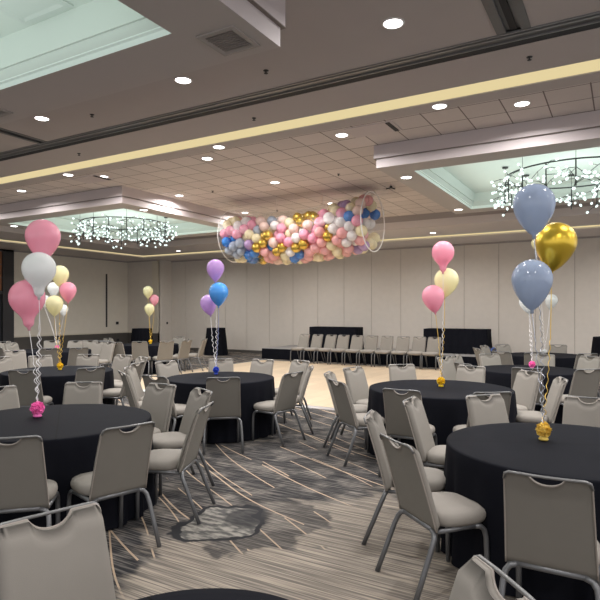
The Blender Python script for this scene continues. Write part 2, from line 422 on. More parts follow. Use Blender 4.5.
# --- ceiling boxes with lit coffers
def ceiling_box(name, x0, x1, y0, y1, zb, zt, win, lip, split):
    b = MB()
    b.cur = 0; b.rect_sweep(x0, x1, y0, y1, [(0, zt), (0, split), (.03, split)]); b.rect_sweep(x0, x1, y0, y1, [(.03, split), (.03, zb)])
    b.cur = 4; b.rect_sweep(x0-.004, x1+.004, y0-.004, y1+.004, [(0, split+.006), (0, split-.002), (.034, split-.002)])
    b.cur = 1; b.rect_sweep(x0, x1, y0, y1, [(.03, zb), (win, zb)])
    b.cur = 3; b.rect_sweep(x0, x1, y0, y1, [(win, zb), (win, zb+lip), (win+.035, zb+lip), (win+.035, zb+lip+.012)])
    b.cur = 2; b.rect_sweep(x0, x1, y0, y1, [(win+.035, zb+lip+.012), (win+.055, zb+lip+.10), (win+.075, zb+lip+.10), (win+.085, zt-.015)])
    i = win+.085; z = zt-.015
    b.add([(x0+i, y0+i, z), (x1-i, y0+i, z), (x1-i, y1-i, z), (x0+i, y1-i, z)], [(0, 1, 2, 3)])
    return struct(b, name, [M['fascia'], M['under'], M['mint'], M['mintlip_glow'], M['wall_seam']])
CB = dict(R=(-3.40, 1.86, 8.21, 13.1), L=(-14.2, -9.0, 8.21, 13.1), N=(-7.6, -2.39, -1.0, 3.90))
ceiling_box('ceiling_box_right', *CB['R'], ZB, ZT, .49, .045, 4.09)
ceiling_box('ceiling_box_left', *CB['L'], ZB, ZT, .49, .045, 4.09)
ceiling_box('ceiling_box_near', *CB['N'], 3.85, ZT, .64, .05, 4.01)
# panel in the near coffer
def vent(name, x0, x1, y0, y1, z, label, cat='ceiling vent', fr=.05, mats=('vent', 'vent_frame'), slats=True):
    o = empty(name, ((x0+x1)/2, (y0+y1)/2, z)); hx, hy = (x1-x0)/2, (y1-y0)/2
    b = MB(); b.rect_sweep(-hx, hx, -hy, hy, [(0, 0), (0, -.012), (fr*.6, -.018), (fr, -.006), (fr, 0)]); b.build('frame', M[mats[1]], o)
    b = MB(); b.box(-hx+fr, hx-fr, -hy+fr, hy-fr, -.006, -.002)
    if slats:
        n = 9
        for i in range(n):
            yy = -hy+fr+(i+.5)*(2*hy-2*fr)/n; b.box(-hx+fr, hx-fr, yy-.004, yy+.004, -.012, -.006)
    b.build('grille', M[mats[0]], o)
    return tag(o, label, cat)
vent('ceiling_vent', -2.90, -2.54, 3.39, 3.76, 3.85, 'square grey vent in the underside of the near ceiling box')
vent('ceiling_vent', -6.08, -5.72, 3.35, 3.70, 3.85, 'grey vent cut off by the left edge, beside the near coffer')
M['panel_w'] = principled('white_panel', (.62, .68, .65), .6)
vent('access_panel', -4.65, -4.02, 2.58, 3.14, 4.283, 'white framed square panel in the pale green near coffer', 'ceiling panel', .09, ('panel_w', 'panel_w'), False)
p = gp(378, 129, ZT)
def slotvent(px, py, label):
    p = gp(px, py, ZT); o = empty('ceiling_vent', p)
    b = MB(); b.box(-.42, .30, -.22, .22, -.012, .0); b.build('plate', M['fascia'], o)
    b = MB(); b.box(.20, .26, -.2, .2, -.02, -.012); b.build('slot', M['black'], o)
    return tag(o, label, 'ceiling vent')
slotvent(377, 128.5, 'pale ceiling plate with a black slot beside the right ceiling box')
slotvent(94, 178.5, 'pale ceiling plate with a black slot above the left ceiling box')

# --- stepped soffit round the walls
s = MB()
PY0, PY1, PY2 = 14.65, 16.55, 16.9      # edge, cove start, cove end (distance into the room)
PX0, PX1, PX2 = -15.15, -16.95, -17.25
def Lband(mb, yo, xo, yi, xi, z0, z1):  # yo/xo room-side edge, yi/xi wall-side edge
    mb.box(xi, XR, yo, yi, z0, z1) if False else None
    mb.box(xo, XR, yo, yi, z0, z1); mb.box(xi, xo, YN, yi, z0, z1)
Lband(s, PY0, PX0, PY1, PX1, ZB, ZT-.001)
s.cur = 1
s.box(PX0-.02, XR, PY0-.02, PY0, 4.14, ZT-.002); s.box(PX0, PX0+.02, YN, PY0, 4.14, ZT-.002)  # upper fascia band, its shade put in as a darker paint
struct(s, 'trim_5', [M['soffit'], M['crown']])
s = MB(); Lband(s, PY1, PX1, PY2, PX2, ZB+.008, ZB+.10); struct(s, 'trim_6', M['gold_cove'])
s = MB(); Lband(s, PY2, PX2, YB, XL, ZW, ZW+.3); s.cur = 1
s.box(-17.46, XR, YB-.06, YB-.001, ZW-.05, ZW); s.box(XL, -17.46, YA-.06, YA-.001, ZW-.05, ZW); s.box(XL+.001, XL+.06, YN, YA, ZW-.05, ZW)
struct(s, 'trim_7', [M['soffit'], M['crown']])

# ------------------------------------------------------------------ downlights
lens_me = None
def area(name, loc, size, power, col=(1, .97, .95), up=False, shape='DISK', sy=None, spread=180):
    L = bpy.data.lights.new(name, 'AREA'); L.shape = shape; L.size = size; L.energy = power; L.color = col; L.spread = radians(spread)
    if sy: L.size_y = sy
    o = bpy.data.objects.new(name, L); COL.objects.link(o); o.location = loc
    if up: o.rotation_euler = (pi, 0, 0)
    return o
DL = []
for X in (-16.8, -14.3, -11.8, -9.3, -6.79, -4.29, -1.8, .7, 3.2, 5.7): DL.append((X, 4.8, ZT, 'between the near coffer and the dark track'))
for X in (-16.4, -12.75, -9.17, -5.55, -2.02, 1.5, 5.1): DL.append((X, 7.04, ZT, 'in the strip right behind the gold cove'))
for X in (-13.8, -11.26, -8.7, -6.14, -3.6, -1.10, 1.4, 4.0): DL.append((X, 7.47, ZT, 'in the first rows of ceiling tiles'))
for X in (-8.65, -6.1): DL.append((X, 9.55, ZT, 'in the tiled ceiling between the two chandeliers'))
for X in (-8.65, -6.1): DL.append((X, 12.08, ZT, 'in the far tiled ceiling above the balloon net'))
for bx in ('R', 'L'):
    x0, x1, y0, y1 = CB[bx]
    for X in (x0+.24, x1-.24):
        for Y in (9.05, 12.5): DL.append((X, Y, ZB, 'in the underside of the %s ceiling box' % ('right' if bx == 'R' else 'left')))
for X in (-14.4, -9.57, -4.74, .1, 4.9): DL.append((X, 15.85, ZB, 'in the soffit along the back wall'))
for Y in (1.2, -2.4):
    for X in (-9.3, -1.5, 1.0, 3.5): DL.append((X, Y, ZT, 'in the near ceiling'))
LABS = {}
vis = []
for (X, Y, Z, where) in DL:
    d = X*FW[0]+Y*FW[1]
    inframe = False
    if d > .3:
        u, v = proj((X, Y, Z)); inframe = -15 < u < 615 and -15 < v < 615
    area('downlight_lamp', (X, Y, Z-.03), .13, 62 if Y == 15.85 else 36, spread=165)
    if inframe: vis.append((X, Y, Z, where, u, v))
proto = None
byw = {}
for q in vis: byw.setdefault(q[3], []).append(q)
ORD = ['leftmost', 'second from left', 'third from left', 'fourth from left', 'fifth from left', 'sixth from left', 'seventh from left']
for wname, qs in byw.items():
    qs.sort(key=lambda q: q[4])
    for i, (X, Y, Z, where, u, v) in enumerate(qs):
        if proto is None:
            o = empty('recessed_downlight', (0, 0, 0))
            b = MB(); b.lathe([(.084, -.004), (.092, -.012), (.102, -.006), (.102, 0)], 24); b.build('trim_ring', M['lamp_trim'], o, smooth=True)
            b = MB(); b.lathe([(0, -.012), (.06, -.010), (.086, -.005)], 24); b.build('lens', M['lamp_glow'], o)
            proto = o; reg(o); c_ = o
        else: c_ = copy_tree(proto)
        c_.location = (X, Y, Z)
        tag(c_, 'round downlight %s, %s' % (where, ORD[i]) if len(qs) > 1 else 'glowing round downlight %s' % where, 'downlight', 'recessed downlights '+where)

# coffer light (mint), lamps lie in the coffers shining up
for bx in ('R', 'L', 'N'):
    x0, x1, y0, y1 = CB[bx]; z = 3.9 if bx != 'N' else 3.86
    area('coffer_lamp', ((x0+x1)/2, (y0+y1)/2, z), (x1-x0)-1.6, 24, (.86, 1, .93), up=True, shape='RECTANGLE', sy=(y1-y0)-1.6)

# sprinklers
for i, (px, py) in enumerate([(92, 114.5), (266, 70.5), (254, 118), (79, 153.5), (529.5, 57), (212.7, 191), (338.5, 174), (277, 210)]):
    p = gp(px, py, ZT)
    b = MB(); b.lathe([(0, -.035), (.022, -.034), (.022, -.03), (.008, -.028), (.008, -.01), (.028, -.006), (.03, 0)], 14)
    where = ['near the left downlight of the near ceiling', 'below the corner of the near ceiling box', 'between the dark track and the gold cove, middle', 'between the dark track and the gold cove, left', 'between the dark track and the gold cove, right', 'in the tiled ceiling right of the left box', 'in the tiled ceiling left of the right box', 'in the tiled ceiling just above the balloon net'][i]
    tag(b.build('ceiling_sprinkler', M['iron'], smooth=True, loc=p), 'small dark sprinkler head '+where, 'sprinkler')
p = gp(391, 186, ZT)
b = MB(); b.tube([(0, 0, 0), (0, 0, -.05)], .025); b.tube([(0, 0, -.04), (-.10, -.03, -.055)], .012); b.tube([(0, 0, -.04), (.07, .04, -.06)], .012); b.tube([(0, 0, -.04), (.02, -.1, -.05)], .012)
tag(b.build('ceiling_hook', M['iron'], loc=p), 'black hook bracket on the tiled ceiling above the net rim', 'hook')

# ------------------------------------------------------------------ chandeliers
def leaf_shape(mb, c, r, d):
    d = d.normalized(); a = d.orthogonal().normalized(); b_ = d.cross(a)
    L = r*1.5; vs = [Vector(c)-d*L*.9]; n = 6
    for t, rr in ((-.35, .8), (.25, 1.0), (.75, .55)):
        for j in range(n):
            an = 2*pi*j/n; vs.append(Vector(c)+d*L*t+(a*cos(an)+b_*sin(an))*r*rr)
    vs.append(Vector(c)+d*L); fs = []
    for j in range(n):
        fs.append((0, 1+(j+1) % n, 1+j)); k2 = (j+1) % n
        for q in range(2): fs.append((1+q*n+j, 1+q*n+k2, 1+(q+1)*n+k2, 1+(q+1)*n+j))
        fs.append((1+2*n+j, 1+2*n+k2, 1+3*n))
    mb.add(vs, fs)
def chandelier(cx, cy, label, seed):
    rnd = random.Random(seed); R_ = 1.1; ZR = 4.04
    o = empty('chandelier', (cx, cy, ZR))
    b = MB(); b.tube([(R_*cos(a), R_*sin(a), 0) for a in [2*pi*i/64 for i in range(64)]], .013, 6, closed=True)
    b.build('ring', M['iron'], o)
    leaves = []
    nb = 16
    for i in range(nb):
        a = 2*pi*i/nb+.1; x, y = R_*cos(a), R_*sin(a)
        b = MB(); b.tube([(x, y, 0), (x, y, -.42)], .011, 6); b.build('rod', M['iron'], o)
        if i % 2 == 0:
            b = MB(); b.tube([(x, y, 0), (x, y, 4.27-ZR)], .004, 5); b.lathe([(0, .215), (.05, .217), (.055, .235), (0, .24)], 14, (x, y, 0)); b.build('suspension', M['iron'], o)
        b = MB()
        for k in range(9):
            z0 = -rnd.uniform(.0, .42)
            an = rnd.uniform(0, 2*pi); ln = rnd.uniform(.12, .34); dz = rnd.uniform(-.22, .14)
            e = Vector((x+ln*cos(an), y+ln*sin(an), max(-.62, min(.02, z0+dz))))
            m_ = Vector((x, y, z0)).lerp(e, .5)+Vector((0, 0, .02))
            b.tube([(x, y, z0), m_, e], .005, 4)
            leaves.append((e, e-Vector((x, y, z0))))
            e2 = m_+Vector((rnd.uniform(-.1, .1), rnd.uniform(-.1, .1), rnd.uniform(-.14, .07)))
            b.tube([m_, e2], .004, 4); leaves.append((e2, e2-m_))
        b.build('branch', M['iron'], o)
    leaves.sort(key=lambda q: (Vector((cx, cy, ZR))+q[0]).xy.length)
    for e, dd in leaves[:96]:
        b = MB(); leaf_shape(b, e, .0235, dd+Vector((0, 0, .05))); b.build('leaf', M['leaf'], o, smooth=True)
    b = MB()
    for e, dd in leaves[96:]: leaf_shape(b, e, .0235, dd+Vector((0, 0, .05)))
    tag(b.build('leaf_cluster', M['leaf'], o, smooth=True), kind='stuff')
    tag(o, label, 'chandelier', 'leafy ring chandeliers')
    L = bpy.data.lights.new('chandelier_glow', 'POINT'); L.energy = 22; L.color = (.85, 1, .95); L.shadow_soft_size = .5
    lo = bpy.data.objects.new('chandelier_glow', L); COL.objects.link(lo); lo.location = (cx, cy, 3.5)
chandelier(-.74, 10.65, 'large black ring chandelier of glowing glass leaves in the right ceiling box', 3)
chandelier(-11.6, 10.65, 'smaller-looking black ring chandelier of glowing leaves in the left ceiling box', 5)

# ------------------------------------------------------------------ dance floor, stage
DX0, DX1, DY0, DY1 = -10.7, -3.3, 8.67, 16.0
o = empty('dance_floor', ((DX0+DX1)/2, (DY0+DY1)/2, 0)); hx, hy = (DX1-DX0)/2, (DY1-DY0)/2
b = MB(); b.box(-hx, hx, -hy, hy, .001, .022); b.build('wood_panels', M['dance'], o)
b = MB(); b.rect_sweep(-hx-.09, hx+.09, -hy-.09, hy+.09, [(0, .002), (.085, .024), (.12, .0245), (.12, .021)]); b.build('edge_trim', M['trim_metal'], o)
tag(o, 'pale wood portable dance floor laid on the carpet before the stage', 'dance floor')
SX0, SX1, SY0, SY1, SZ = -11.15, 2.2, 16.6, 18.7, .38
o = empty('stage', ((SX0+SX1)/2, (SY0+SY1)/2, 0)); hx, hy = (SX1-SX0)/2, (SY1-SY0)/2
b = MB(); b.box(-hx, hx, -hy, hy, SZ-.05, SZ); b.build('platform', M['stage_top'], o, bevel=.008)
def skirt(mb, pts, z0, z1, amp=.018, per=.09, flare=.0, sides=1):
    vs = []; n = 0
    for i in range(len(pts)-1):
        a = Vector(pts[i]); c2 = Vector(pts[i+1]); L = (c2-a).length; k = max(4, int(L/per*4)); t = (c2-a)/L; nn = Vector((t.y, -t.x))*sides
        for j in range(k+(i == len(pts)-2)):
            s_ = L*j/k; w_ = amp*(.5+.5*sin(2*pi*s_/per+1.3*sin(s_*3)))
            p_ = a+t*s_
            vs.append((*(p_+nn*.004), z1)); vs.append((*(p_+nn*(.006+w_*.6)), (z0+z1)/2)); vs.append((*(p_+nn*(w_+flare)), z0)); n += 1
    fs = []
    for i in range(n-1):
        fs.append((i*3, i*3+1, i*3+4, i*3+3)); fs.append((i*3+1, i*3+2, i*3+5, i*3+4))
    mb.add(vs, fs)
b = MB(); skirt(b, [(-hx, hy), (-hx, -hy), (hx, -hy), (hx, hy)], .005, SZ-.012); b.build('skirt', M['cloth'], o, smooth=True)
tag(o, 'low grey stage with pleated black skirt along the back wall', 'stage')
def draped_table(px, Y, width, depth, z, h, label):
    x, y = at_y(px, Y)
    o = empty('draped_table', (x, y, z)); hx, hy = width/2, depth/2
    b = MB(); b.box(-hx, hx, -hy, hy, h-.03, h); b.build('tabletop', M['cloth'], o, bevel=.008)
    b = MB(); skirt(b, [(-hx, hy), (-hx, -hy), (hx, -hy), (hx, hy), (-hx, hy)], .005, h-.005, .04, .16, .05); b.build('tablecloth', M['cloth'], o, smooth=True)
    for sx in (-1, 1):
        b = MB()
        for sy in (-1, 1): b.tube([(sx*(hx-.15), sy*(hy-.1), .0), (sx*(hx-.15), sy*(hy-.1), h-.03)], .014, 6)
        b.tube([(sx*(hx-.15), -hy+.1, .1), (sx*(hx-.15), hy-.1, .1)], .012, 6)
        b.build('leg', M['leg'], o)
    tag(o, label, 'table', 'draped tables on the stage')
draped_table(336, 17.75, 1.80, .62, SZ, .76, 'rectangular table in black cloth on the stage, left one, behind seven chairs')
draped_table(457, 17.75, 1.95, .66, SZ, .76, 'rectangular table in black cloth on the stage, right one, near the pink balloon')

def round_cloth(r, h, seed, folds, flare=.05, amp=.035):
    rnd = random.Random(seed); b = MB(); n = 144
    ph = [rnd.uniform(0, 6.28) for _ in range(4)]
    def fold(a): return (.5*sin(folds*a+ph[0]+.8*sin(3*a+ph[3]))+.32*sin((folds+5)*a+ph[1])+.25*sin((folds*2-3)*a+ph[2]))
    rows = []
    rr = [0, r*.5, r*.9, r*.975, r*.995, r*1.0]; zz = [h, h, h, h, h-.004, h-.014]
    for k in range(9):
        t = (k+1)/9; rr.append(None); zz.append((h-.014)*(1-t)+.012*t)
    vs = [(0, 0, h)]; rows = [[0]*n]
    for i in range(1, len(rr)):
        row = []
        for j in range(n):
            a = 2*pi*j/n
            if rr[i] is None:
                t = (i-5)/9; R_ = r+flare*t+amp*fold(a)*t**.8*(1 if t < .98 else 1.02)
                R_ = max(R_, r*.985)
            else: R_ = rr[i]
            row.append(len(vs)); vs.append((R_*cos(a), R_*sin(a), zz[i]))
        rows.append(row)
    fs = [(0, rows[1][j], rows[1][(j+1) % n]) for j in range(n)]
    for i in range(1, len(rows)-1):
        for j in range(n): fs.append((rows[i][j], rows[i+1][j], rows[i+1][(j+1) % n], rows[i][(j+1) % n]))
    b.add(vs, fs); return b
def cocktail(px, Y, label, r=.36, h=1.05):
    x, y = at_y(px, Y); o = empty('cocktail_table', (x, y, 0))
    round_cloth(r, h, int(px), 14, .09, .03).build('tablecloth', M['cloth'], o, smooth=True)
    b = MB(); b.lathe([(0, h-.03), (r-.03, h-.03), (r-.03, h-.008), (0, h-.008)], 24); b.build('tabletop', M['glide'], o)
    b = MB(); b.lathe([(0, .0), (.24, .0), (.24, .02), (.03, .04), (.03, h-.03)], 20); b.build('pedestal', M['leg'], o)
    tag(o, label, 'cocktail table', 'tall cocktail tables in black cloths')
cocktail(216, 17.15, 'tall cocktail table in black cloth by the back wall, behind the purple balloons')
cocktail(142, 15.2, 'tall cocktail table in black cloth near the left corner')
cocktail(609, 17.2*.93, 'tall black cloth table cut off by the right edge of the photo')

# ------------------------------------------------------------------ round tables
TB = {}
def table(key, px, d, r, label, tilt=0):
    x, y = wld(d, (px-300)/F_PX*d); TB[key] = (x, y, r, d, (px-300)/F_PX*d)
    o = empty('round_table', (x, y, 0), tilt)
    round_cloth(r, .76, hash(key) % 97 if False else sum(map(ord, key)), 19, .03, .032).build('tablecloth', M['cloth'], o, smooth=True)
    b = MB(); b.lathe([(0, .725), (r-.02, .725), (r-.02, .75), (0, .75)], 40); b.build('tabletop', M['glide'], o)
    for i in range(4):
        a = pi/4+i*pi/2; b = MB(); b.tube([(r*.6*cos(a), r*.6*sin(a), 0), (r*.55*cos(a), r*.55*sin(a), .725)], .014, 6); b.build('leg', M['leg'], o)
    tag(o, label, 'round table', 'round banquet tables in black cloths')
R_ = radians
table('T1', 571, 3.90, .84, 'near right round table in black floor-length cloth, with the gold weight', R_(60))
table('T2', 51, 4.85, .84, 'near left round table in black cloth, with the pink pom-pom', R_(0))
table('T3', 58.5, 8.84, .82, 'round black table behind the near left one, with yellow balloon weight', R_(20))
table('T4', 220.5, 7.95, .76, 'round black table left of the dance floor, with blue balloon weight', R_(80))
table('T5', 440, 6.85, .86, 'round black table right of the dance floor, with yellow balloon weight', R_(30))
table('T6', 529, 9.0, .80, 'round black table on the right with small pink balloon weight', R_(10))
table('T7', 545, 12.0, .80, 'farthest round black table on the right, with white balloon weight', R_(50))
table('T8', 190, 1.46, .45, 'round black table cut off by the bottom edge of the photo', R_(15))
table('T9', 53, 13.4, .86, 'round black table far at left, with tiny pink balloon weight', R_(40))
table('T10', 149, 15.9, .82, 'farthest round black table at left, with orange balloon weight', R_(70))

# ------------------------------------------------------------------ chairs
def make_chair():
    o = empty('banquet_chair', (0, 0, 0))
    # seat cushion: superellipse rings
    n = 40
    def ring(sx, sy0, sy1, z, e=3.2):
        out = []
        for j in range(n):
            a = 2*pi*j/n; ca, sa = cos(a), sin(a)
            x = sx*math.copysign(abs(ca)**(2/e), ca); yy = math.copysign(abs(sa)**(2/e), sa)
            y = yy*(sy1 if yy > 0 else sy0)
            x *= 1-.06*(yy < 0)*abs(yy)
            out.append((x, y+.0, z))
        return out
    vs = []; prof = [(.86, .405), (.97, .412), (1.0, .432), (1.0, .452), (.965, .472), (.86, .486), (.6, .494), (.3, .497)]
    for k, z in prof: vs += ring(.222*k, .158*k, .25*k, z)
    fs = []
    for i in range(len(prof)-1):
        for j in range(n): fs.append((i*n+j, i*n+(j+1) % n, (i+1)*n+(j+1) % n, (i+1)*n+j))
    vs.append((0, 0, .498)); c = len(vs)-1; L_ = (len(prof)-1)*n
    for j in range(n): fs.append((L_+j, L_+(j+1) % n, c))
    fs.append(tuple(range(n-1, -1, -1)))
    b = MB(); b.add(vs, fs); b.build('seat', M['seat'], o, smooth=True)
    # backrest: grid front + rear, scalloped top
    U, V = 36, 14; z0, z1 = .395, .905
    def back_y(z): t = (z-z0)/(z1-z0); return -.165-.135*t-.02*t*t
    def halfw(z): t = (z-z0)/(z1-z0); return .212-.018*t
    def scal(u):    # u -1..1 : dip of the top edge
        a = abs(u); dip = 0
        if a < .42: dip = .047*sqrt(1-(a/.42)**2)*(1-.35*(a/.42)**4)
        if a > .90: dip += .018*((a-.90)/.10)**2
        return dip
    front = []; rear = []
    for i in range(V+1):
        for j in range(U+1):
            u = -1+2*j/U; u = math.copysign(1-(1-abs(u))**1.15, u)
            tz = i/V; zt = z1-scal(u); z = z0+(zt-z0)*tz
            eu = max(0, (abs(u)-.86)/.14); ev = max(0, (tz-.93)/.07); eb = max(0, (.06-tz)/.06)
            th = .042*sqrt(max(0, 1-min(1, eu*eu*.9+ev*ev*.9+eb*eb*.8)))
            bow = .012*(1-u*u)
            x = u*halfw(z); y = back_y(z)
            front.append((x, y+th-bow*.3, z)); rear.append((x, y-.008-bow*.6*(1-eb), z))
    o1 = (V+1)*(U+1)
    b = MB(); fs = []; fr = []; sd = []
    for i in range(V):
        for j in range(U):
            a = i*(U+1)+j; fs.append((a, a+U+1, a+U+2, a+1)); fr.append((o1+a, o1+a+1, o1+a+U+2, o1+a+U+1))
    bd = [(i*(U+1), (i+1)*(U+1)) for i in range(V)] + [(i*(U+1)+U, (i+1)*(U+1)+U) for i in range(V)]
    bd += [(j, j+1) for j in range(U)] + [(V*(U+1)+j, V*(U+1)+j+1) for j in range(U)]
    for a, c2 in bd: sd.append((a, c2, o1+c2, o1+a))
    b.v = front+rear
    b.f = fs+fr+sd; b.mi = [0]*len(fs)+[1]*len(fr)+[0]*len(sd)
    b.build('backrest', [M['pad'], M['pad_rear_shade']], o, smooth=True)
    # piping round the rear panel
    b = MB()
    path = [rear[i*(U+1)] for i in range(V+1)] + [rear[V*(U+1)+j] for j in range(1, U+1)] + [rear[i*(U+1)+U] for i in range(V-1, -1, -1)]
    b.tube([(p[0]*1.005, p[1]-.002, p[2]) for p in path], .0045, 5); b.build('piping', M['welt'], o, smooth=True)
    # hand rail across the top
    yt = back_y(z1)-.012
    b = MB(); b.tube([(-.196, yt+.012, z1-.035), (-.19, yt-.002, z1-.006), (-.17, yt-.008, z1+.004), (-.08, yt-.014, z1+.003), (0, yt-.016, z1+.002), (.08, yt-.014, z1+.003), (.17, yt-.008, z1+.004), (.19, yt-.002, z1-.006), (.196, yt+.012, z1-.035)], .0072, 8)
    b.build('hand_rail', M['bar'], o, smooth=True)
    # legs
    for s_ in (-1, 1):
        b = MB(); b.tube([(s_*.232, -.335, 0), (s_*.226, -.27, .16), (s_*.220, -.215, .30), (s_*.212, -.19, .355), (s_*.192, -.178, .383), (s_*.155, -.172, .396)], .0165, 8); b.build('leg', M['leg'], o, smooth=True)
        b = MB(); b.tube([(s_*.205, .19, 0), (s_*.205, .188, .20), (s_*.205, .182, .32), (s_*.205, .168, .368), (s_*.205, .14, .392), (s_*.205, .10, .398)], .0165, 8); b.build('leg', M['leg'], o, smooth=True)
    b = MB(); b.tube([(-.16, -.172, .396), (.16, -.172, .396)], .0165, 8)
    for s_ in (-1, 1): b.tube([(s_*.205, .115, .398), (s_*.205, -.05, .396), (s_*.195, -.16, .390)], .0145, 8)
    b.tube([(-.205, .10, .396), (.205, .10, .396)], .010, 6)
    b.build('seat_frame', M['leg'], o, smooth=True)
    tag(o, 'taupe padded banquet chair', 'chair'); reg(o)
    return o
CH = make_chair(); used = False
TDESC = dict(T1='near right table', T2='near left table', T3='second left table', T4='blue-weight table', T5='yellow-weight right table',
             T6='pink-weight right table', T7='farthest right table', T8='bottom-edge table', T9='far left table', T10='farthest left table')
placed = []
def chair(px, py, key, turn=0, d=None, mind=True):
    tx, ty, r, td, tl = TB[key]
    if d is None: d = F_PX*.79/(py-HZ)
    x, y = wld(d, (px-300)/F_PX*d)
    vx, vy = tx-x, ty-y; L = sqrt(vx*vx+vy*vy)
    ang = atan2(vy, vx)+radians(turn)
    # seat centre lies .31 m in front of the top of the backrest
    sx, sy = x+.31*cos(ang), y+.31*sin(ang)
    dist = sqrt((tx-sx)**2+(ty-sy)**2)
    lim = r+(.04 if key == 'T8' else .21 if mind is True else mind)
    if mind and dist < lim:
        sx, sy = tx-(tx-sx)/dist*lim, ty-(ty-sy)/dist*lim
    placed.append([sx, sy, ang, key, px, py, td, tl, d])
C_ = [
 (401, 439, 'T1'), (372, 414, 'T1'), (412, 399, 'T1', 25), (547, 475, 'T1', 0, None, .10), (588, 398, 'T1'), (489, 397, 'T1', 12),
 (52, 510, 'T8', 0, 2.17), (500, 580, 'T8', 0, 1.63),
 (9, 436, 'T2'), (122, 423, 'T2'), (203, 405, 'T2'), (200, 389.5, 'T2'), (158, 385, 'T2'), (81, 384, 'T2'), (3, 389, 'T2'),
 (223, 376, 'T4'), (281, 371.5, 'T4'), (300, 360.5, 'T4'), (308, 366.5, 'T4'), (260, 360, 'T4'), (221, 359, 'T4'), (173, 362, 'T4'), (156, 375.5, 'T4'), (124, 371.5, 'T4'), (136, 367, 'T4'),
 (330, 372.5, 'T5'), (341, 380.5, 'T5'), (354, 367.5, 'T5'), (402, 364.5, 'T5'), (404, 388.5, 'T5'), (470, 366.5, 'T5'), (489, 391, 'T5'), (525, 371.5, 'T5'), (552, 378, 'T5'),
 (445, 357, 'T6', -20), (456, 355.5, 'T6', 10), (470, 363, 'T6'), (527, 367.5, 'T6'), (588, 369, 'T6'), (590, 356.5, 'T6'), (543, 354.5, 'T6'), (490, 354, 'T6'),
 (477, 348, 'T7'), (502, 351.5, 'T7'), (510, 345, 'T7'), (555, 345.5, 'T7'), (597, 348, 'T7'), (587, 353.5, 'T7'), (535, 353, 'T7'), (484.5, 345.5, 'T7', 0),
 (33.5, 367.5, 'T3'), (88.5, 367, 'T3'), (128, 362.5, 'T3'), (39, 356, 'T3'), (85.5, 355, 'T3'), (124, 355, 'T3'), (139, 357, 'T3'), (3, 357, 'T3'), (-12, 366, 'T3'), (15, 350.5, 'T3'),
 (53, 348, 'T9'), (74.5, 347.5, 'T9'), (21, 344, 'T9'), (32, 343.5, 'T9'), (53, 340.8, 'T9'), (70, 343, 'T9'), (78, 340.8, 'T9'), (87, 340.5, 'T9', 30), (94, 342.5, 'T9', 20), (4, 341.5, 'T9'), (2, 347, 'T9'),
 (104, 340.5, 'T10', 40), (107.5, 341.5, 'T10', 20), (114, 342, 'T10'), (141, 341, 'T10'), (169, 341, 'T10'), (180, 339, 'T10'), (185, 340, 'T10'), (193, 339, 'T10'), (129, 338.5, 'T10'), (157, 338.3, 'T10'),
]
for q in C_: chair(*q)
# push apart chairs that would share floor space (same table ones mostly)
for it in range(40):
    for i in range(len(placed)):
        for j in range(i+1, len(placed)):
            a, b_ = placed[i], placed[j]; dx, dy = b_[0]-a[0], b_[1]-a[1]; L = sqrt(dx*dx+dy*dy)
            if L < .52:
                # move along the view depth mostly so the picture holds
                mid = ((a[0]+b_[0])/2, (a[1]+b_[1])/2); 
                if L < 1e-3: dx, dy, L = .01, 0, .01
                k = (.52-L)/2*.6; a[0] -= dx/L*k; a[1] -= dy/L*k; b_[0] += dx/L*k; b_[1] += dy/L*k
def sector(rel_l, rel_d):
    a = math.degrees(atan2(rel_d, rel_l)) % 360
    return ['right side', 'far right side', 'far side', 'far left side', 'left side', 'near left side', 'near side', 'near right side'][int(((a+22.5) % 360)//45)]
info = {}
for q in placed:
    sx, sy, ang, key, px, py, td, tl, d = q
    dd = sx*FW[0]+sy*FW[1]; ll = sx*RT[0]+sy*RT[1]
    info.setdefault((key, sector(ll-tl, dd-td)), []).append((ll/dd, q))
for (key, sec), lst in info.items():
    lst.sort(key=lambda t: t[0])
    for i, (_, q) in enumerate(lst):
        sx, sy, ang, _, px, py, td, tl, d = q
        if not used: c_ = CH; used = True
        else: c_ = copy_tree(CH)
        c_.location = (sx, sy, 0); c_.rotation_euler = (0, 0, ang-pi/2)
        fx = cos(ang)*FW[0]+sin(ang)*FW[1]
        pose = 'back view' if fx > .35 else 'front view' if fx < -.35 else 'side view'
        pos = '' if len(lst) == 1 else (', left one' if i == 0 else ', right one' if i == len(lst)-1 else ', middle one')
        tag(c_, 'taupe chair, %s, %s of the %s%s' % (pose, sec, TDESC[key], pos), 'chair', 'chairs round the '+TDESC[key])
NUM = ['first', 'second', 'third', 'fourth', 'fifth', 'sixth', 'seventh', 'eighth', 'ninth', 'tenth']
for i, px in enumerate([304, 317, 330.5, 343.5, 357.5, 372, 387, 403, 419, 434]):
    x, y = at_y(px, 16.23); c_ = copy_tree(CH); c_.location = (x+.02, y-.31-.05, .0223 if y-.36 < 16.0 else 0); c_.rotation_euler = (0, 0, pi-radians(8)*(1 if i < 3 else .3))
    tag(c_, 'taupe banquet chair facing out before the stage, %s from left in the row' % NUM[i], 'chair', 'row of chairs in front of the stage')

# bundle on the stage
x, y = at_y(493, 17.0); o = empty('bag', (x, y, SZ))
b = MB(); b.lathe([(0, 0), (.26, 0), (.30, .06), (.27, .16), (.16, .22), (0, .24)], 16); b.build('body', M['bag_black'], o, smooth=True)
b = MB()
for a in (-.14, .02, .17): b.tube([(a-.04, -.27, .1), (a-.02, -.2, .2), (a, 0, .25), (a+.03, .2, .19)], .022, 6)
b.build('blue_strap', M['bag_blue'], o, smooth=True)
tag(o, 'dark bag with blue straps lying on the stage behind a chair', 'bag')

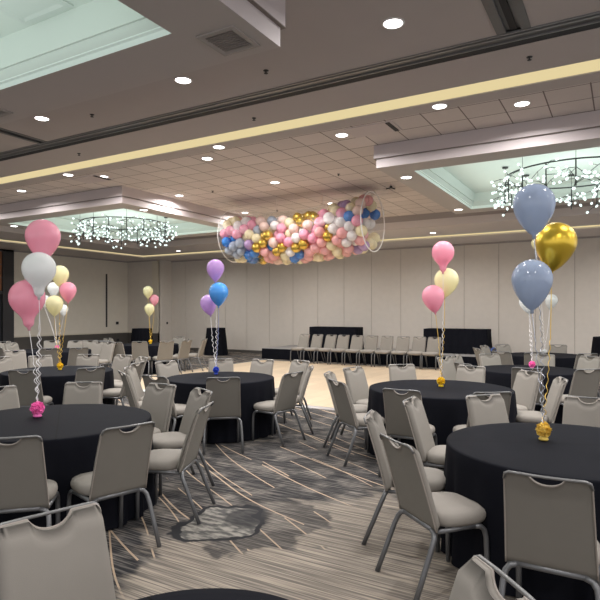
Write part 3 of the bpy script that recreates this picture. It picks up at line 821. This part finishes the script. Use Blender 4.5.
# ------------------------------------------------------------------ balloons
def balloon_profile(elong=1.0, neck=1.0):
    # unit: sphere radius 1 at z=0, neck below
    pr = [(0, 1.0)]
    for k in range(1, 10):
        a = pi/2-k*(pi/2)/9; pr.append((cos(a), sin(a)))
    n = 12
    for k in range(1, n+1):
        t = k/n; z = -t*(1.28+.32*elong)
        r = (1-t**1.85)**.82*(1-.13*t)+.085*t
        pr.append((max(r, .075), z))
    pr.append((.075, -(1.28+.32*elong)-.03)); pr.append((.10, -(1.28+.32*elong)-.09)); pr.append((0, -(1.28+.32*elong)-.085))
    return pr
def balloon_mesh(name, elong=1.0, n=24):
    b = MB(); b.lathe(balloon_profile(elong), n); return b
CACHE = {}
def make_balloon(px, py, w, d, mat, label, group, wpos=None, rib='r_white', elong=1.0, curl=.6, seed=0, tilt=(0, 0), root_z=None, necky=0):
    R0 = w/2*d/F_PX
    x, y = wld(d, (px-300)/F_PX*d); z = CAMH+(HZ-py)*d/F_PX
    b = MB(); pr = balloon_profile(elong)
    if necky:   # long bulging neck, as on a barely filled latex balloon
        pr = [(0, 1.0)]+[(cos(pi/2-k*pi/18), sin(pi/2-k*pi/18)) for k in range(1, 10)]
        pr += [(.985, -.2), (.93, -.42), (.80, -.68), (.62, -.90), (.46, -1.08), (.36, -1.24), (.31, -1.40), (.30, -1.52), (.27, -1.64), (.18, -1.75), (.075, -1.83), (.10, -1.9), (0, -1.9)]
    b.lathe([(r*R0, zz*R0) for r, zz in pr], 28)
    o = b.build('balloon', M[mat], smooth=True, loc=(x, y, z)); o.rotation_euler = (radians(tilt[0]), radians(tilt[1]), 0)
    rot = o.rotation_euler.to_matrix(); zz = pr[-1][1]
    kb = MB(); kb.lathe([(0, zz*R0-.004), (.013, zz*R0-.012), (.009, zz*R0+.008), (.006, zz*R0+.02)], 10); kb.build('knot', M[mat], o, smooth=True)
    if wpos is not None:
        start = Vector((x, y, z))+rot @ Vector((0, 0, zz*R0)); end = Vector(wpos)
        rnd = random.Random(seed); ln = (start-end).length; path = []
        K = int(ln/.012); ph = rnd.uniform(0, 6.28); bow = Vector((rnd.uniform(-.02, .02), rnd.uniform(-.02, .02), 0))
        for i in range(K+1):
            t = i/K; p = start.lerp(end, t)+bow*sin(pi*t)
            amp = .011*max(0, min(1, (t-(1-curl))/.15)) if t < .98 else .004
            wob = sin(t*ln*7+ph)*.4+.8
            p += Vector((cos(t*ln*80+ph), sin(t*ln*80+ph), 0))*amp*wob
            path.append(rot.inverted() @ (p-Vector((x, y, z))))
        rb = MB(); rb.tube(path, .0022+.00022*d, 4); rb.build('ribbon', M[rib], o)
    tag(o, label, 'balloon', group)
    return o
def weight(px, pyb, d, mat, label, r=.055, z=.76):
    x, y = wld(d, (px-300)/F_PX*d); rnd = random.Random(int(px))
    o = empty('balloon_weight', (x, y, z))
    b = MB(); b.lathe([(0, .002), (r*.55, .002), (r*.62, .012), (r*.4, .03), (r*.3, .05)], 14); b.build('base', M[mat], o, smooth=True)
    b = MB()                                                # frilled pom-pom of tissue / foil petals
    c = Vector((0, 0, r+.018))
    for i in range(90):
        zz = 1-2*(i+.5)/90; a = i*2.39996; q = sqrt(1-zz*zz); dr = Vector((q*cos(a), q*sin(a), zz))
        u = dr.orthogonal().normalized(); v = dr.cross(u); th = rnd.uniform(0, 6.28); u, v = u*cos(th)+v*sin(th), v*cos(th)-u*sin(th)
        R1 = r*rnd.uniform(.86, 1.12); s_ = r*.30
        b.add([c+dr*r*.3, c+dr*R1*.85+u*s_+v*s_*.3, c+dr*R1-v*s_*.4, c+dr*R1*.85-u*s_+v*s_*.3], [(0, 1, 2), (0, 2, 3)])
    b.lathe([(0, .018), (r*.5, .018+r*.35), (r*.72, .018+r), (r*.5, .018+r*1.65), (0, .018+2*r*.95)], 12)
    b.build('pom_pom', M[mat], o)
    tag(o, label, 'balloon weight', 'balloon weights on the round tables')
    return Vector((x, y, z+2*r+.01))
# near right bouquet
A = weight(543.5, 441, 4.07, 'w_gold', 'crinkled gold foil balloon weight on the near right table', .058)
gB = 'balloons over the near right table'
make_balloon(534, 204, 40, 4.00, 'b_slate', 'large dusty blue balloon, upper one, above the gold balloon', gB, A, 'r_silver', .9, .75, 1)
make_balloon(556, 242, 39, 4.14, 'b_chrome_gold', 'large shiny gold balloon touching the two dusty blue ones', gB, A, 'r_gold', .75, .6, 2, (0, 8))
make_balloon(532, 279, 39, 4.00, 'b_slate', 'large dusty blue balloon, lower one, below the gold balloon', gB, A, 'r_silver', 1.0, .8, 3)
# near left bouquet
A = weight(37.5, 417, 4.97, 'w_pink', 'hot pink tissue pom-pom weight on the near left table', .062)
gB = 'balloons over the near left table'
make_balloon(43, 236, 33, 5.05, 'b_rose', 'large pink balloon on top of the near left bunch', gB, A, 'r_white', .7, .6, 4)
make_balloon(39, 268, 32, 4.9, 'b_pearl', 'large white balloon between the two pink ones at left', gB, A, 'r_white', 1, .75, 5, necky=1)
make_balloon(27, 297, 34, 5.0, 'b_rose', 'large pink balloon hanging lowest in the near left bunch', gB, A, 'r_white', 1, .6, 6, (0, -6), necky=1)
# left bouquet at the second table
A = weight(60, 369, 8.95, 'w_yellow', 'bright yellow balloon weight on the second left table', .05)
gB = 'balloons over the second left table'
make_balloon(60, 274, 17, 9.0, 'b_lemon', 'cream balloon, upper one, right of the large white balloon', gB, A, 'r_gold', .8, .7, 7)
make_balloon(68, 290, 16, 9.0, 'b_rose', 'small pink balloon between two cream balloons at left', gB, A, 'r_gold', .8, .7, 8)
make_balloon(54.5, 303.5, 16.5, 8.85, 'b_lemon', 'cream balloon, lower one, above the yellow weight at left', gB, A, 'r_gold', .8, .8, 9)
A = weight(57, 347, 13.5, 'w_pink', 'tiny pink balloon weight on the far left table', .05)
gB = 'white balloons over the far left table'
make_balloon(53.5, 288, 11.5, 13.5, 'b_pearl', 'small white balloon behind the two cream ones at left, upper', gB, A, 'r_white', .8, .3, 10)
make_balloon(45, 300, 10, 13.6, 'b_pearl', 'small white balloon half hidden behind the low pink balloon', gB, A, 'r_white', .8, .3, 11)
make_balloon(63.5, 309, 9, 13.3, 'b_pearl', 'small white balloon peeking below the small pink one', gB, A, 'r_white', .8, .3, 12)
A = weight(216, 374, 8.3, 'w_blue', 'royal blue balloon weight on the table left of the dance floor', .05)
gB = 'balloons over the table with the blue weight'
make_balloon(215.5, 268, 17.5, 8.3, 'b_orchid', 'lilac balloon on top of the blue balloon', gB, A, 'r_white', .8, .7, 13)
make_balloon(218.7, 292, 19.5, 8.15, 'b_azure', 'bright blue balloon between two lilac balloons', gB, A, 'r_blue', .6, .7, 14)
make_balloon(208.5, 303, 16.5, 8.4, 'b_orchid', 'lilac balloon at lower left of the blue balloon', gB, A, 'r_white', .8, .7, 15, (0, -12))
A = weight(150.5, 343, 16.0, 'w_yellow', 'tiny orange balloon weight on the farthest left table', .055)
gB = 'balloons over the farthest left table'
make_balloon(148, 291, 9.8, 16.0, 'b_lemon', 'tiny cream balloon on top of the far left bunch', gB, A, 'r_gold', .7, .3, 16)
make_balloon(154.3, 299, 9, 16.1, 'b_rose', 'tiny pink balloon in the far bunch by the corner', gB, A, 'r_gold', .8, .3, 17)
make_balloon(149.5, 308.5, 9.8, 15.9, 'b_lemon', 'tiny cream balloon at the bottom of the far left bunch', gB, A, 'r_gold', .9, .3, 18)
A = weight(441, 386, 6.95, 'w_yellow', 'yellow balloon weight on the table right of the dance floor', .052)
gB = 'balloons over the table right of the dance floor'
make_balloon(443, 252, 22, 6.9, 'b_rose', 'pink balloon on top of the cream balloon right of centre', gB, A, 'r_white', 1, .6, 19, necky=1)
make_balloon(446.5, 280, 24, 7.05, 'b_lemon', 'cream balloon between two pink ones right of centre', gB, A, 'r_gold', .5, .7, 20, (0, 6))
make_balloon(433, 296, 22, 6.9, 'b_rose', 'pink balloon at lower left of the cream one right of centre', gB, A, 'r_gold', .8, .6, 21, (0, -8))
A = weight(532, 368, 9.1, 'w_pink', 'small hot pink balloon weight on the right table', .055)
gB = 'white balloons over the right table with pink weight'
make_balloon(529, 268, 14, 9.1, 'b_pearl', 'whitish balloon peeking out above the lower dusty blue one', gB, A, 'r_white', .8, .7, 22)
make_balloon(527, 302, 15, 9.0, 'b_pearl', 'white balloon half hidden left behind the lower dusty blue one', gB, A, 'r_white', .9, .7, 23, (0, -10))
A = weight(544.5, 355.5, 12.1, 'w_white', 'white balloon weight on the farthest right table', .05)
gB = 'white balloons over the farthest right table'
make_balloon(551.5, 300, 12, 12.1, 'b_pearl', 'small white balloon right of the lower dusty blue balloon', gB, A, 'r_white', .9, .4, 24, (0, 10))
make_balloon(536, 243, 9, 12.1, 'b_lemon', 'small pale balloon glimpsed between the upper blue and gold', gB, A, 'r_white', .9, .4, 25)

# ------------------------------------------------------------------ balloon drop net
SA = [(85,290,'cream'),(130,255,'coral'),(150,265,'white'),(220,265,'pink'),(98,345,'pink'),(143,305,'white'),(185,320,'pink'),(140,370,'coral'),(108,412,'coral'),(180,380,'cream'),(232,388,'cream'),(232,338,'white'),(272,340,'grey'),(325,272,'grey'),(330,335,'cream'),(297,255,'cream'),(388,250,'blue'),(448,248,'blue'),(335,240,'blue'),(272,295,'peach'),(372,285,'white'),(422,292,'peach'),(475,282,'cream'),(392,340,'pink'),(450,340,'cream'),(295,385,'gold'),(330,385,'gold'),(368,400,'peach'),(422,408,'pink'),(485,375,'white'),(540,340,'white'),(505,305,'peach'),(530,265,'gold'),(155,430,'grey'),(150,465,'grey'),(110,465,'grey'),(215,460,'lilac'),(250,450,'gold'),(325,440,'blue'),(200,500,'blue'),(300,485,'coral'),(268,520,'gold'),(392,465,'gold'),(455,468,'white'),(485,440,'gold'),(540,468,'gold'),(335,530,'coral'),(430,515,'cream'),(390,535,'peach'),(490,520,'blue'),(540,540,'cream'),(530,505,'blue'),(525,405,'white'),(575,380,'pink'),(590,440,'gold'),(585,495,'coral'),(95,385,'blue'),(165,510,'cream')]
SB = [(25,285,'peach'),(60,260,'gold'),(95,260,'pink'),(145,235,'pink'),(205,205,'cream'),(220,240,'pink'),(290,245,'blue'),(355,258,'pink'),(422,235,'blue'),(270,180,'lilac'),(320,175,'cream'),(370,190,'peach'),(410,160,'coral'),(480,150,'white'),(455,185,'cream'),(520,205,'cream'),(60,330,'pink'),(118,305,'coral'),(168,270,'white'),(210,305,'white'),(272,318,'white'),(340,335,'cream'),(395,300,'white'),(435,310,'white'),(485,285,'coral'),(530,275,'gold'),(540,335,'white'),(20,380,'pink'),(105,375,'coral'),(165,350,'gold'),(230,375,'coral'),(175,415,'cream'),(300,400,'white'),(405,385,'coral'),(455,340,'cream'),(495,370,'cream'),(30,445,'gold'),(98,450,'coral'),(178,475,'blue'),(250,450,'coral'),(368,440,'lilac'),(435,450,'cream'),(465,410,'cream'),(515,420,'cream'),(310,480,'coral'),(235,490,'cream'),(95,500,'cream'),(25,505,'coral'),(160,510,'coral'),(70,525,'cream'),(380,480,'cream')]
REF = [(220+x*.15, 180+y*.15, c) for x, y, c in SA]+[(305+x*.15, 180+y*.15, c) for x, y, c in SB]
NA, NB = Vector((-8.12, 10.98, 0)), Vector((-4.62, 10.95, 0))
def axis(s):
    p = NA.lerp(NB, s); return Vector((p.x, p.y, 3.50-.62*s*(1-s)+.06*s))
T_ = (NB-NA).normalized(); S_ = Vector((-T_.y, T_.x, 0)); UP = Vector((0, 0, 1))     # S_ points away from the camera
BR = .117
spots = []
rnd = random.Random(11)
NL = 21
for i in range(NL):
    s = .028+i*(.945/(NL-1))
    for j in range(16):
        a = 2*pi*(j+.5*(i % 2))/16
        n = S_*cos(a)+UP*sin(a)                         # a: 0 away, 90 up, 180 toward the viewer, 270 down
        if sin(a) > .45 and cos(a) > -.2 and s < .8: continue
        if cos(a) > .75: continue
        rad = .475 if sin(a) < .3 else .475*(1-.12*(sin(a)-.3)) - (.08 if s < .8 and sin(a) > .6 else 0)
        p = axis(s)+n*(rad+rnd.uniform(-.03, .03))+T_*rnd.uniform(-.03, .03)
        spots.append(p)
for k in range(26):                                     # the second layer seen in the gaps and at the open right end
    s = rnd.uniform(.05, .97) if k > 9 else .975; a = rnd.uniform(pi*.6, pi*1.6); rr = rnd.uniform(.26, .32) if k > 9 else rnd.uniform(0, .3)
    if k <= 9: a = rnd.uniform(0, 2*pi)
    p = axis(s)+(S_*cos(a)+UP*sin(a))*rr
    if min((p-q).length for q in spots) > BR*1.35: spots.append(p)
for it in range(30):                                    # relax
    for i in range(len(spots)):
        for j in range(i+1, len(spots)):
            dv = spots[j]-spots[i]; L = dv.length
            if L < BR*1.86:
                k = (BR*1.86-L)*.4; dv.normalize(); spots[i] = spots[i]-dv*k; spots[j] = spots[j]+dv*k
    for i, p in enumerate(spots):                       # stay within the tube
        s = max(.02, min(.98, (Vector((p.x, p.y, 0))-NA).dot(T_)/(NB-NA).length)); c = axis(s); v = p-c; v -= T_*v.dot(T_)
        if v.length > .50: spots[i] = c+v.normalized()*.50
netb = {}
bm_ = {}
prr = [(0, 1)]+[(cos(pi/2-k*pi/14), sin(pi/2-k*pi/14)) for k in range(1, 8)]+[(.97, -.28), (.86, -.58), (.66, -.84), (.4, -1.03), (.16, -1.16), (.08, -1.22), (.11, -1.3), (0, -1.3)]
COLN = dict(pink='rose pink', cream='cream', white='pearl white', gold='metallic gold', blue='bright blue', grey='slate grey', lilac='lilac', peach='pale peach', coral='salmon pink')
recs = []
refs = list(REF)
for p in spots:
    u, v = proj(p); best = min(refs, key=lambda q: (q[0]-u)**2+(q[1]-v)**2)
    c = best[2]
    if (best[0]-u)**2+(best[1]-v)**2 > 110: c = rnd.choice(['cream', 'pink', 'peach', 'white', 'coral'])
    recs.append((u, v, c, p))
recs.sort(key=lambda q: q[0])
cnt = {}
for u, v, c, p in recs:
    s = max(0, min(1, (Vector((p.x, p.y, 0))-NA).dot(T_)/(NB-NA).length)); rel = p.z-axis(s).z
    rear = (p-axis(s)).dot(S_) > .2
    band = 'top' if rel > .3 else 'upper' if rel > .08 else 'middle' if rel > -.12 else 'lower' if rel > -.36 else 'bottom'
    zone = ['left end', 'left part', 'middle', 'right part', 'right end'][min(4, int(s*5))]
    recs_key = (c, band, zone, rear); cnt.setdefault(recs_key, []).append(p)
for (c, band, zone, rear), ps in cnt.items():
    for i, p in enumerate(ps):
        if c not in bm_:
            b = MB(); b.lathe([(r*BR, z*BR) for r, z in prr], 18); o = b.build('balloon', M['b_'+c], smooth=True); bm_[c] = o
        else: o = bm_[c].copy(); COL.objects.link(o)
        o.location = p; k = rnd.uniform(.93, 1.06); o.scale = (k, k, k)
        # necks point inward-ish, at random
        v = (axis(max(0, min(1, (p-NA).dot(T_)/4)))-p); dv = (v.normalized()+Vector((rnd.uniform(-.8, .8), rnd.uniform(-.8, .8), rnd.uniform(-.8, .8)))).normalized()
        o.rotation_mode = 'XYZ'; o.rotation_euler = (-dv).to_track_quat('Z', 'Y').to_euler()
        nth = '' if len(ps) == 1 else NUM[min(i, 9)]+' '
        tag(o, '%s%s balloon, %s layer, %s of hanging net%s%s' % (nth, COLN[c], band, zone, ', counted from left' if nth else '', ', rear side' if rear else ''), 'balloon', COLN[c]+' balloons packed in the hanging net')
o = empty('balloon_net', axis(.5))
c0 = axis(.5); NRR = .62
def netring(s, R_=NRR, k=56): 
    c = axis(s)-c0; return [c+(S_*cos(2*pi*i/k)+UP*sin(2*pi*i/k))*R_ for i in range(k)]
b = MB(); k = 56; ss = [-.02+i*(1.04/12) for i in range(13)]; vs = []
for s in ss:
    R2 = .625 if s > .9 or s < .05 else .60
    vs += netring(s, R2)
fs = []
for i in range(len(ss)-1):
    for j in range(k): fs.append((i*k+j, i*k+(j+1) % k, (i+1)*k+(j+1) % k, (i+1)*k+j))
b.add(vs, fs); b.build('clear_sleeve', M['film'], o, smooth=True)
for s in (-.02, 1.02):
    b = MB(); b.tube(netring(s, .625), .012 if s > 0 else .008, 6, closed=True); b.build('end_ring', M['rim'], o, smooth=True)
    b = MB(); rg = netring(s, .615); b.add(rg+[axis(s)-c0], [(i, (i+1) % k, k) for i in range(k)]); b.build('end_cap', M['film'], o)
b = MB(); top = [axis(s)-c0+UP*.61 for s in [i/14 for i in range(15)]]
b.tube([axis(-.02)-c0+UP*.625]+top+[axis(1.02)-c0+UP*.625], .005, 5); b.build('top_cord', M['cord'], o)
for s in (-.02, .33, .68, 1.02):
    b = MB(); a_ = axis(s)-c0+UP*.61; e_ = Vector((a_.x, a_.y, ZT-c0.z)); b.tube([a_, e_], .004, 5); b.build('hanging_cord', M['cord'], o)
tag(o, 'long clear sleeve net with white end rings hung from the ceiling, holding balloons', 'balloon net')

# ------------------------------------------------------------------ even fill light, added, entering by the open sides of the room
wd = bpy.data.worlds.new('world'); scn.world = wd; wd.use_nodes = True
bg = wd.node_tree.nodes['Background']; bg.inputs[0].default_value = (.96, .94, .95, 1); bg.inputs[1].default_value = .95
scn.view_settings.view_transform = 'Standard'; scn.view_settings.exposure = .2; scn.view_settings.look = 'None'
scn.cycles.max_bounces = 6; scn.cycles.diffuse_bounces = 4; scn.cycles.transparent_max_bounces = 12
scn.cycles.sample_clamp_indirect = 4; scn.cycles.sample_clamp_direct = 20
scn.cycles.use_denoising = True
